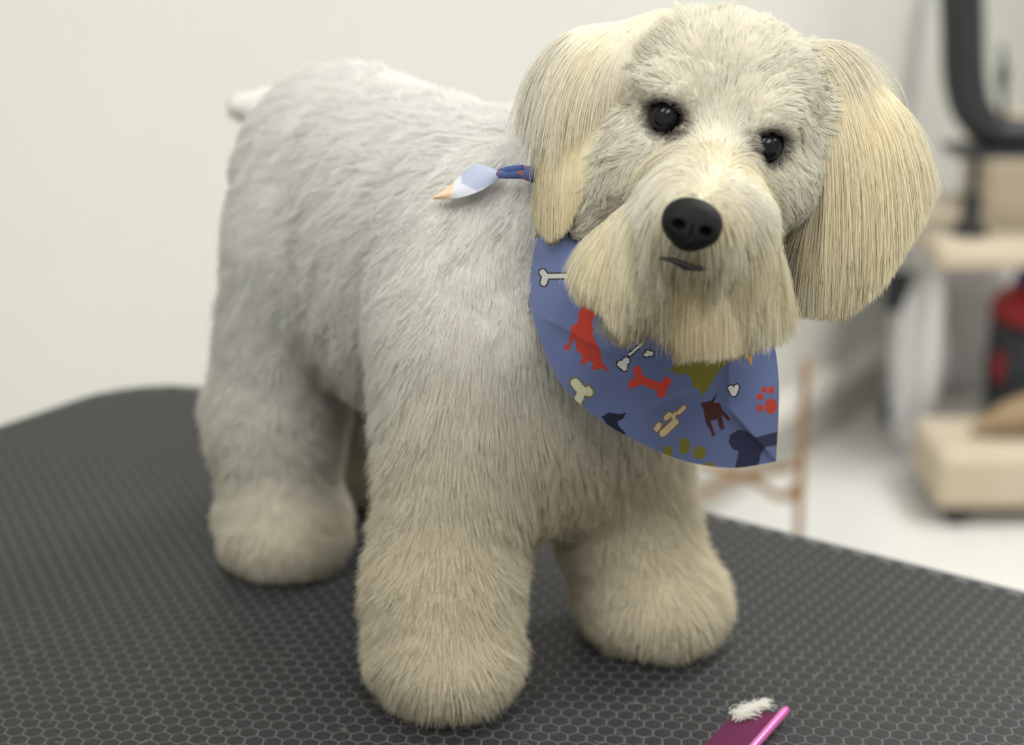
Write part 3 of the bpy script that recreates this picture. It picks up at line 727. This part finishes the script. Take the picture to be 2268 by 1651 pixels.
# folded white edge that shows at the neck side
fe = np.array([[at(x, y, Y + 0.004), at(x - w_, y, Y + 0.001)] for (x, y, Y, w_) in [(1180, 455, .815, 4), (1173, 520, .806, 10), (1168, 580, .798, 12), (1168, 640, .790, 8), (1176, 690, .784, 3)]])
fe = np.stack([resample(fe[:, 0], 30), resample(fe[:, 1], 30)], 1)
fe = np.stack([fe[:, 0] * (1 - t) + fe[:, 1] * t for t in np.linspace(0, 1, 5)], 1)
blink(sheet('folded_edge', fe, np.tile(np.array(srgb(205, 210, 226)), (150, 1)), ban, m_cloth))
# tail of the tie
def lay(x, y, off): return at(x, y, hit_depth(x, y, 0.84) - off)
TOP = [(1128, 384), (1108, 383), (1085, 371), (1052, 365), (1020, 388), (992, 414), (958, 438)]
BOT = [(1130, 396), (1112, 394), (1092, 406), (1062, 424), (1022, 438), (992, 441), (960, 442)]
OFF = [.016, .015, .014, .014, .013, .012, .011]
tp = resample(np.array([lay(x, y, o_) for (x, y), o_ in zip(TOP, OFF)]), 70); bt = resample(np.array([lay(x, y, o_ + 0.001) for (x, y), o_ in zip(BOT, OFF)]), 70)
vv2 = np.linspace(0, 1, 34)[None, :, None]
ts = tp[:, None] * (1 - vv2) + bt[:, None] * vv2 - FW * 0.003 * np.sin(np.pi * vv2)
qt = proj(ts.reshape(-1, 3)); tcol = np.tile(np.array(srgb(172, 180, 205)), (len(qt), 1))
low_ = (qt[:, 1] > 423 - 0.45 * np.abs(qt[:, 0] - 1058)) | (qt[:, 0] < 1022); tcol[low_] = srgb(214, 216, 228)
tcol[qt[:, 0] + 0.25 * (qt[:, 1] - 420) < 1003] = srgb(236, 200, 168)
blink(sheet('tie_end', ts, tcol, ban, m_cloth))
kp = np.array([lay(1104, 387, .016), lay(1120, 384, .018), lay(1140, 382, .018), lay(1160, 382, .016), lay(1185, 388, .014)])
m_knot = mat('knot_cotton', srgb(92, 108, 165), 0.8, 0.2, noise=(srgb(176, 110, 96), 120, 0.52, 0.58))
blink(link('knot', tube('knot', catmull(kp, 6), [0.0018, 0.0028, 0.0032, 0.0034, 0.004], 12), m_knot, ban))
blink(link('knot_fold', tube('knot_fold', catmull([lay(1106, 379, .018), lay(1128, 376, .021), lay(1160, 373, .019)], 6), [0.0012, 0.0018, 0.0018], 10), mat('knot_fold', srgb(80, 96, 152), 0.8, 0.2), ban))

# ------------------------------------------------------------------ comb, tuft of hair, clippings
m_pink = mat('pink_anodised', srgb(226, 120, 188), 0.28, 0.5, metal=0.55)
m_teeth = mat('comb_teeth', srgb(150, 74, 118), 0.35, 0.5, metal=0.5)
c0 = on(1742, 1572, TT + 0.0045); c1 = on(1672, 1651, TT + 0.0045); sd_ = c1 - c0; sd_ /= np.linalg.norm(sd_)
tdir = on(1640, 1600, TT) - on(1700, 1604, TT); tdir -= sd_ * (tdir @ sd_) * 0.15; tdir /= np.linalg.norm(tdir)
comb = empty('comb', c0, 'pink metal grooming comb lying on the mat beside the front paw', 'comb')
inv = Matrix.Translation(-comb.location)
o = link('spine', tube('spine', [c0, c0 + sd_ * .003, c0 + sd_ * 0.13, c0 + sd_ * 0.17], [0.0021, 0.0024, 0.0024, 0.0021], 14), m_pink, comb); o.matrix_parent_inverse = inv
TV, TF = [], []
for i in range(130):
    r0_ = c0 + sd_ * (0.002 + i * 0.0012) - Z * 0.001; r1_ = r0_ + tdir * 0.0255 - Z * 0.0022
    xs_ = sd_ * 0.00020; zs_ = Z * 0.00045; k0 = len(TV)
    for p_, sc_ in ((r0_, 1.0), (r1_, 0.55)): TV += [p_ + xs_ * sc_, p_ + zs_ * sc_, p_ - xs_ * sc_, p_ - zs_ * sc_]
    TF += [(k0 + j, k0 + (j + 1) % 4, k0 + 4 + (j + 1) % 4, k0 + 4 + j) for j in range(4)] + [(k0 + 4, k0 + 5, k0 + 6, k0 + 7)]
o = link('teeth', pm('teeth', TV, TF), m_teeth, comb, kind='stuff'); o.matrix_parent_inverse = inv
def strands(name, paths, rad, m, **k):
    cu = bpy.data.hair_curves.new(name); cu.add_curves([len(p) for p in paths])
    cu.attributes['position'].data.foreach_set('vector', np.vstack(paths).astype(np.float32).ravel())
    ra = cu.attributes.get('radius') or cu.attributes.new('radius', 'FLOAT', 'POINT'); ra.data.foreach_set('value', np.full(sum(len(p) for p in paths), rad, np.float32))
    cu.materials.append(m); o = bpy.data.objects.new(name, cu); COL.objects.link(o)
    for kk, v_ in k.items(): o[kk] = v_
    return o
m_loose = mat('loose_hair', (0.80, 0.78, 0.72), 0.8, 0.2)
tuft = []
a0, a1_ = on(1625, 1588, TT + 0.005), on(1680, 1566, TT + 0.006)
for i in range(420):
    t = rng.random(); p = a0 * (1 - t) + a1_ * t + rng.normal(size=3) * np.array([.0012, .0022, .0008]) * (1.2 - t)
    d = (a1_ - a0) / np.linalg.norm(a1_ - a0) + rng.normal(size=3) * np.array([.35, .35, .10]); L = 0.004 + 0.005 * rng.random()
    pp = np.array([p + d * L * f + Z * 0.0014 * math.sin(3.1 * f) for f in (0, .33, .66, 1)]); pp[:, 2] = np.clip(pp[:, 2], TT + 0.004, None); tuft.append(pp)
strands('fur_tuft', tuft, 0.00012, m_loose, label='small tuft of loose white fur lying on the pink comb', category='fur tuft')
clip = []
for i in range(110):
    x, y = rng.random() * 2268, 1150 + rng.random() ** 0.6 * 500
    p = on(x, y, TT + 0.0006)
    if not in_rr(p @ U, p @ N, 0.02): continue
    a = rng.random() * 6.28; L = 0.002 + 0.005 * rng.random(); c_ = rng.normal() * 0.8
    clip.append(np.array([p + np.array([math.cos(a + c_ * f), math.sin(a + c_ * f), 0.03]) * L * f for f in (0, .33, .66, 1)]))
strands('hair_clippings', clip, 0.000035, m_loose, label='fine loose hair clippings scattered over the black mat', category='hair clippings', kind='stuff')

# ------------------------------------------------------------------ far corner of the room
X3 = (np.array([1., 0, 0]), np.array([0, 1., 0]), Z)
def onwall(x, y, gap=0.02):
    d = ray(x, y); return CAM + d * ((WALL_N - gap - CAM @ N) / (d @ N))
m_cable = mat('grey_cable', (0.34, 0.34, 0.34), 0.5, 0.4)
link('cable', tube('cable', catmull([onwall(x, y) for x, y in [(2066, -60), (2042, 30), (2014, 250), (1975, 430), (1930, 600), (1880, 760), (1822, 905), (1785, 1000)]], 8), 0.007, 10), m_cable,
     label='thin grey cable hanging down the pale wall behind the ear', cat='cable')
# tan cane rack
m_cane = mat('tan_cane', srgb(146, 106, 56), 0.5, 0.4, noise=(srgb(118, 84, 42), 30, 0.4, 0.7))
RY = 2.35
pb = at(1768, 1180, RY); pt = at(1785, 800, RY); foot = pb + (pb - pt) * (pb[2] / (pt[2] - pb[2]))
rack = empty('cane_rack', (float(foot[0]), float(foot[1]), 0), 'slim tan cane rack with looping struts behind the table edge', 'rack'); rinv = Matrix.Translation(-rack.location)
def rk(name, pts, r):
    o = link(name, tube(name, catmull(pts, 8), r, 10), m_cane, rack); o.matrix_parent_inverse = rinv
rk('post', [pt, pb, foot], 0.006)
off2 = np.array([-0.19, 0.0, 0]); rk('post', [pt + off2, pb + off2, foot + off2], 0.006)
def ra_(x, y): return at(x, y, RY)
rk('strut', [ra_(1480, 1110), ra_(1560, 1092), ra_(1620, 1062), ra_(1690, 1045), ra_(1735, 1040), ra_(1774, 1026)], 0.006)
rk('strut', [ra_(1480, 1010), ra_(1570, 1030), ra_(1630, 1050), ra_(1680, 1072), ra_(1720, 1098), ra_(1771, 1102)], 0.006)
rk('strut', [ra_(1735, 1104), ra_(1752, 1090), ra_(1772, 1062)], 0.005)
# low beige platform
m_beige = mat('beige_board', srgb(196, 184, 164), 0.6, 0.3, noise=(srgb(188, 174, 152), 6, 0.4, 0.7))
m_dark = mat('black_plastic', (0.018, 0.019, 0.022), 0.45, 0.4)
m_red = mat('red_plastic', srgb(176, 52, 56), 0.4, 0.4)
m_blue = mat('blue_plastic', srgb(58, 50, 130), 0.4, 0.4)
m_char = mat('charcoal_plastic', srgb(62, 68, 72), 0.5, 0.4)
PX0, PY0 = 0.775, 2.84
plat = empty('low_platform', (PX0 + 0.32, PY0 + 0.11, 0), 'low beige padded platform on short feet on the pale floor', 'platform'); pinv = Matrix.Translation(-plat.location)
def pk(name, me, m):
    o = link(name, me, m, plat); o.matrix_parent_inverse = pinv; return o
pk('deck', obox('deck', (PX0 + .32, PY0 + .11, 0.092), X3, (.32, .11, .056), 0.02, 4), m_beige)
for fx in (0.05, 0.59):
    for fy in (0.04, 0.18): pk('foot', lathe('foot', (PX0 + fx, PY0 + fy, 0), [(0.022, 0), (0.025, 0.02), (0.025, 0.038)], 16), m_dark)
bol = tube('bolster', catmull([np.array([.86, 2.93, .162]), np.array([.92, 2.94, .180]), np.array([1.0, 2.95, .192]), np.array([1.10, 2.96, .192]), np.array([1.25, 2.96, .188])], 8), [0.008, 0.030, 0.042, 0.042, 0.036], 16)
link('bolster', bol, mat('tan_plush', srgb(150, 130, 104), 0.9, 0.1, bump=(200, .4, .003)), label='tan curved bolster lying on the low beige platform', cat='bolster')
# vacuum on the platform
vx, vy, vz = at(2300, 790, 3.30)[0], 3.30, 0.0
vac = empty('vacuum', (vx, vy, vz), 'dark canister with a red lid and blue knob under the side table', 'vacuum'); vinv = Matrix.Translation(-vac.location)
for nm, prof, m in (('canister', [(0.085, 0), (0.10, 0.02), (0.106, 0.16), (0.102, 0.275)], m_char), ('lid', [(0.106, 0.275), (0.106, 0.295), (0.09, 0.322), (0.05, 0.350), (0.02, 0.356)], m_red)):
    o = link(nm, lathe(nm, (vx, vy, vz), prof, 32), m, vac); o.matrix_parent_inverse = vinv
o = link('knob', lathe('knob', (vx - .045, vy, vz), [(0.016, 0.335), (0.02, 0.35), (0.016, 0.385), (0.006, 0.392)], 20), m_blue, vac); o.matrix_parent_inverse = vinv
o = link('clip', obox('clip', (vx - .092, vy - 0.045, vz + 0.18), X3, (0.012, 0.012, 0.03), 0.004), m_red, vac); o.matrix_parent_inverse = vinv
# side table
m_tw = mat('white_tube', (0.72, 0.71, 0.72), 0.4, 0.4)
TX0, TX1, TY0, TY1, TZ = at(2072, 548, 3.0)[0], 1.62, 2.98, 3.46, 0.50
st = empty('side_table', ((TX0 + TX1) / 2, (TY0 + TY1) / 2, 0), 'beige topped side table with white tube legs on casters', 'table'); sinv = Matrix.Translation(-st.location)
def sk(name, me, m, par=None):
    o = link(name, me, m, st if par is None else par)
    if par is None: o.matrix_parent_inverse = sinv
    return o
sk('table_top', obox('table_top', ((TX0 + TX1) / 2, (TY0 + TY1) / 2, TZ - 0.022), X3, ((TX1 - TX0) / 2, (TY1 - TY0) / 2, 0.022), 0.012, 3), m_beige)
for lx in (TX0 + 0.035, TX1 - 0.05):
    for ly in (TY0 + 0.12, TY1 - 0.04):
        sk('leg', tube('leg', [(lx, ly, TZ - 0.044), (lx, ly, 0.06)], 0.016, 14), m_tw)
        sk('caster', lathe('caster', (lx - .014, ly, 0.03), [(0.012, -0.002), (0.03, 0.004), (0.03, 0.024), (0.012, 0.03)], 20, np.array([1., 0, 0])), m_char)
        sk('caster_stem', tube('caster_stem', [(lx, ly, 0.062), (lx, ly, 0.03)], 0.008, 8), m_char)
sk('clamp', obox('clamp', (TX0 + 0.035, TY1 - 0.04, 0.30), X3, (0.024, 0.024, 0.045), 0.006), m_char)
# carton on the side table
cx0 = at(2196, 430, 3.2)[0]
crt = empty('carton', (cx0 + 0.15, 3.33, TZ), 'plain beige carton standing on the side table', 'carton'); cinv = Matrix.Translation(-crt.location)
for nm, c_, hf_ in (('box', (cx0 + .15, 3.33, TZ + .0765), (.15, .10, .0755)), ('lid', (cx0 + .15, 3.33, TZ + .165), (.154, .104, .012))):
    o = link(nm, obox(nm, c_, X3, hf_, 0.006), m_beige, crt); o.matrix_parent_inverse = cinv
# bent black dryer arm on a short stand
DY = 3.08
bx_, bz_ = at(2155, 420, DY)[0], TZ
dr = empty('dryer_arm', (bx_, DY, bz_), 'thick black bent dryer hose on a thin stand above the side table', 'dryer'); dinv = Matrix.Translation(-dr.location)
def dk(name, me, m):
    o = link(name, me, m, dr); o.matrix_parent_inverse = dinv
plz = at(2150, 332, DY)[2]
dk('hose', tube('hose', catmull([at(2120, -160, DY), at(2128, -60, DY), at(2132, 60, DY), at(2136, 170, DY), at(2152, 240, DY), at(2195, 288, DY), at(2260, 296, DY), at(2340, 296, DY)], 10), [0.040, 0.040, 0.039, 0.039, 0.037, 0.033, 0.030, 0.030], 24), m_dark)
dk('tray', obox('tray', (at(2225, 330, DY)[0] + .04, DY, plz), X3, (0.145, 0.06, 0.006), 0.004), m_dark)
dk('rod', tube('rod', [at(2220, 100, DY + .02), at(2222, 200, DY + .02), at(2226, 300, DY + .02)], [0.005, 0.006, 0.005], 10), m_dark)
dk('rod_clip', obox('rod_clip', at(2221, 170, DY + .02), X3, (0.009, 0.009, 0.022), 0.003), m_dark)
dk('pole', tube('pole', [(bx_, DY, plz), (bx_, DY, bz_ + 0.01)], 0.009, 12), m_char)
dk('collar', lathe('collar', (bx_, DY, bz_), [(0.034, 0), (0.032, 0.012), (0.019, 0.03), (0.017, 0.075), (0.010, 0.08)], 20), m_dark)
# crumpled white bags under the side table
def bag(name, c_, rad, seed, label):
    r_ = np.random.default_rng(seed); bm = bmesh.new(); bmesh.ops.create_icosphere(bm, subdivisions=4, radius=1)
    for v in bm.verts:
        p = np.array(v.co); n_ = mnoise.noise(Vector(p * 1.6 + seed)) * 0.30 + abs(mnoise.noise(Vector(p * 4.0 + seed * 2))) * 0.22
        tp_ = 1 - 0.45 * max(0, p[2]) ** 1.5
        q_ = np.array([p[0] * tp_, p[1] * tp_, max(p[2], -0.9)]) * (1 + n_) * rad; q_[2] = max(q_[2], -rad[2] * 0.92); v.co = Vector(q_)
    zmin = min(v.co.z for v in bm.verts)
    for v in bm.verts: v.co.z -= zmin
    o = link(name, bm_mesh(name, bm, True), mat('white_bag', (0.74, 0.73, 0.75), 0.5, 0.4), label=label, cat='bag', group='crumpled white bags'); o.location = c_
bag('plastic_bag', (at(2128, 900, 3.60)[0], 3.66, 0.0), np.array([.10, .07, .22]), 3, 'tall crumpled white bag on the floor under the side table')
bag('plastic_bag', (at(2030, 900, 3.24)[0], 3.24, 0.0), np.array([.05, .05, .20]), 8, 'slim crumpled white bag on the floor beside the side table legs')
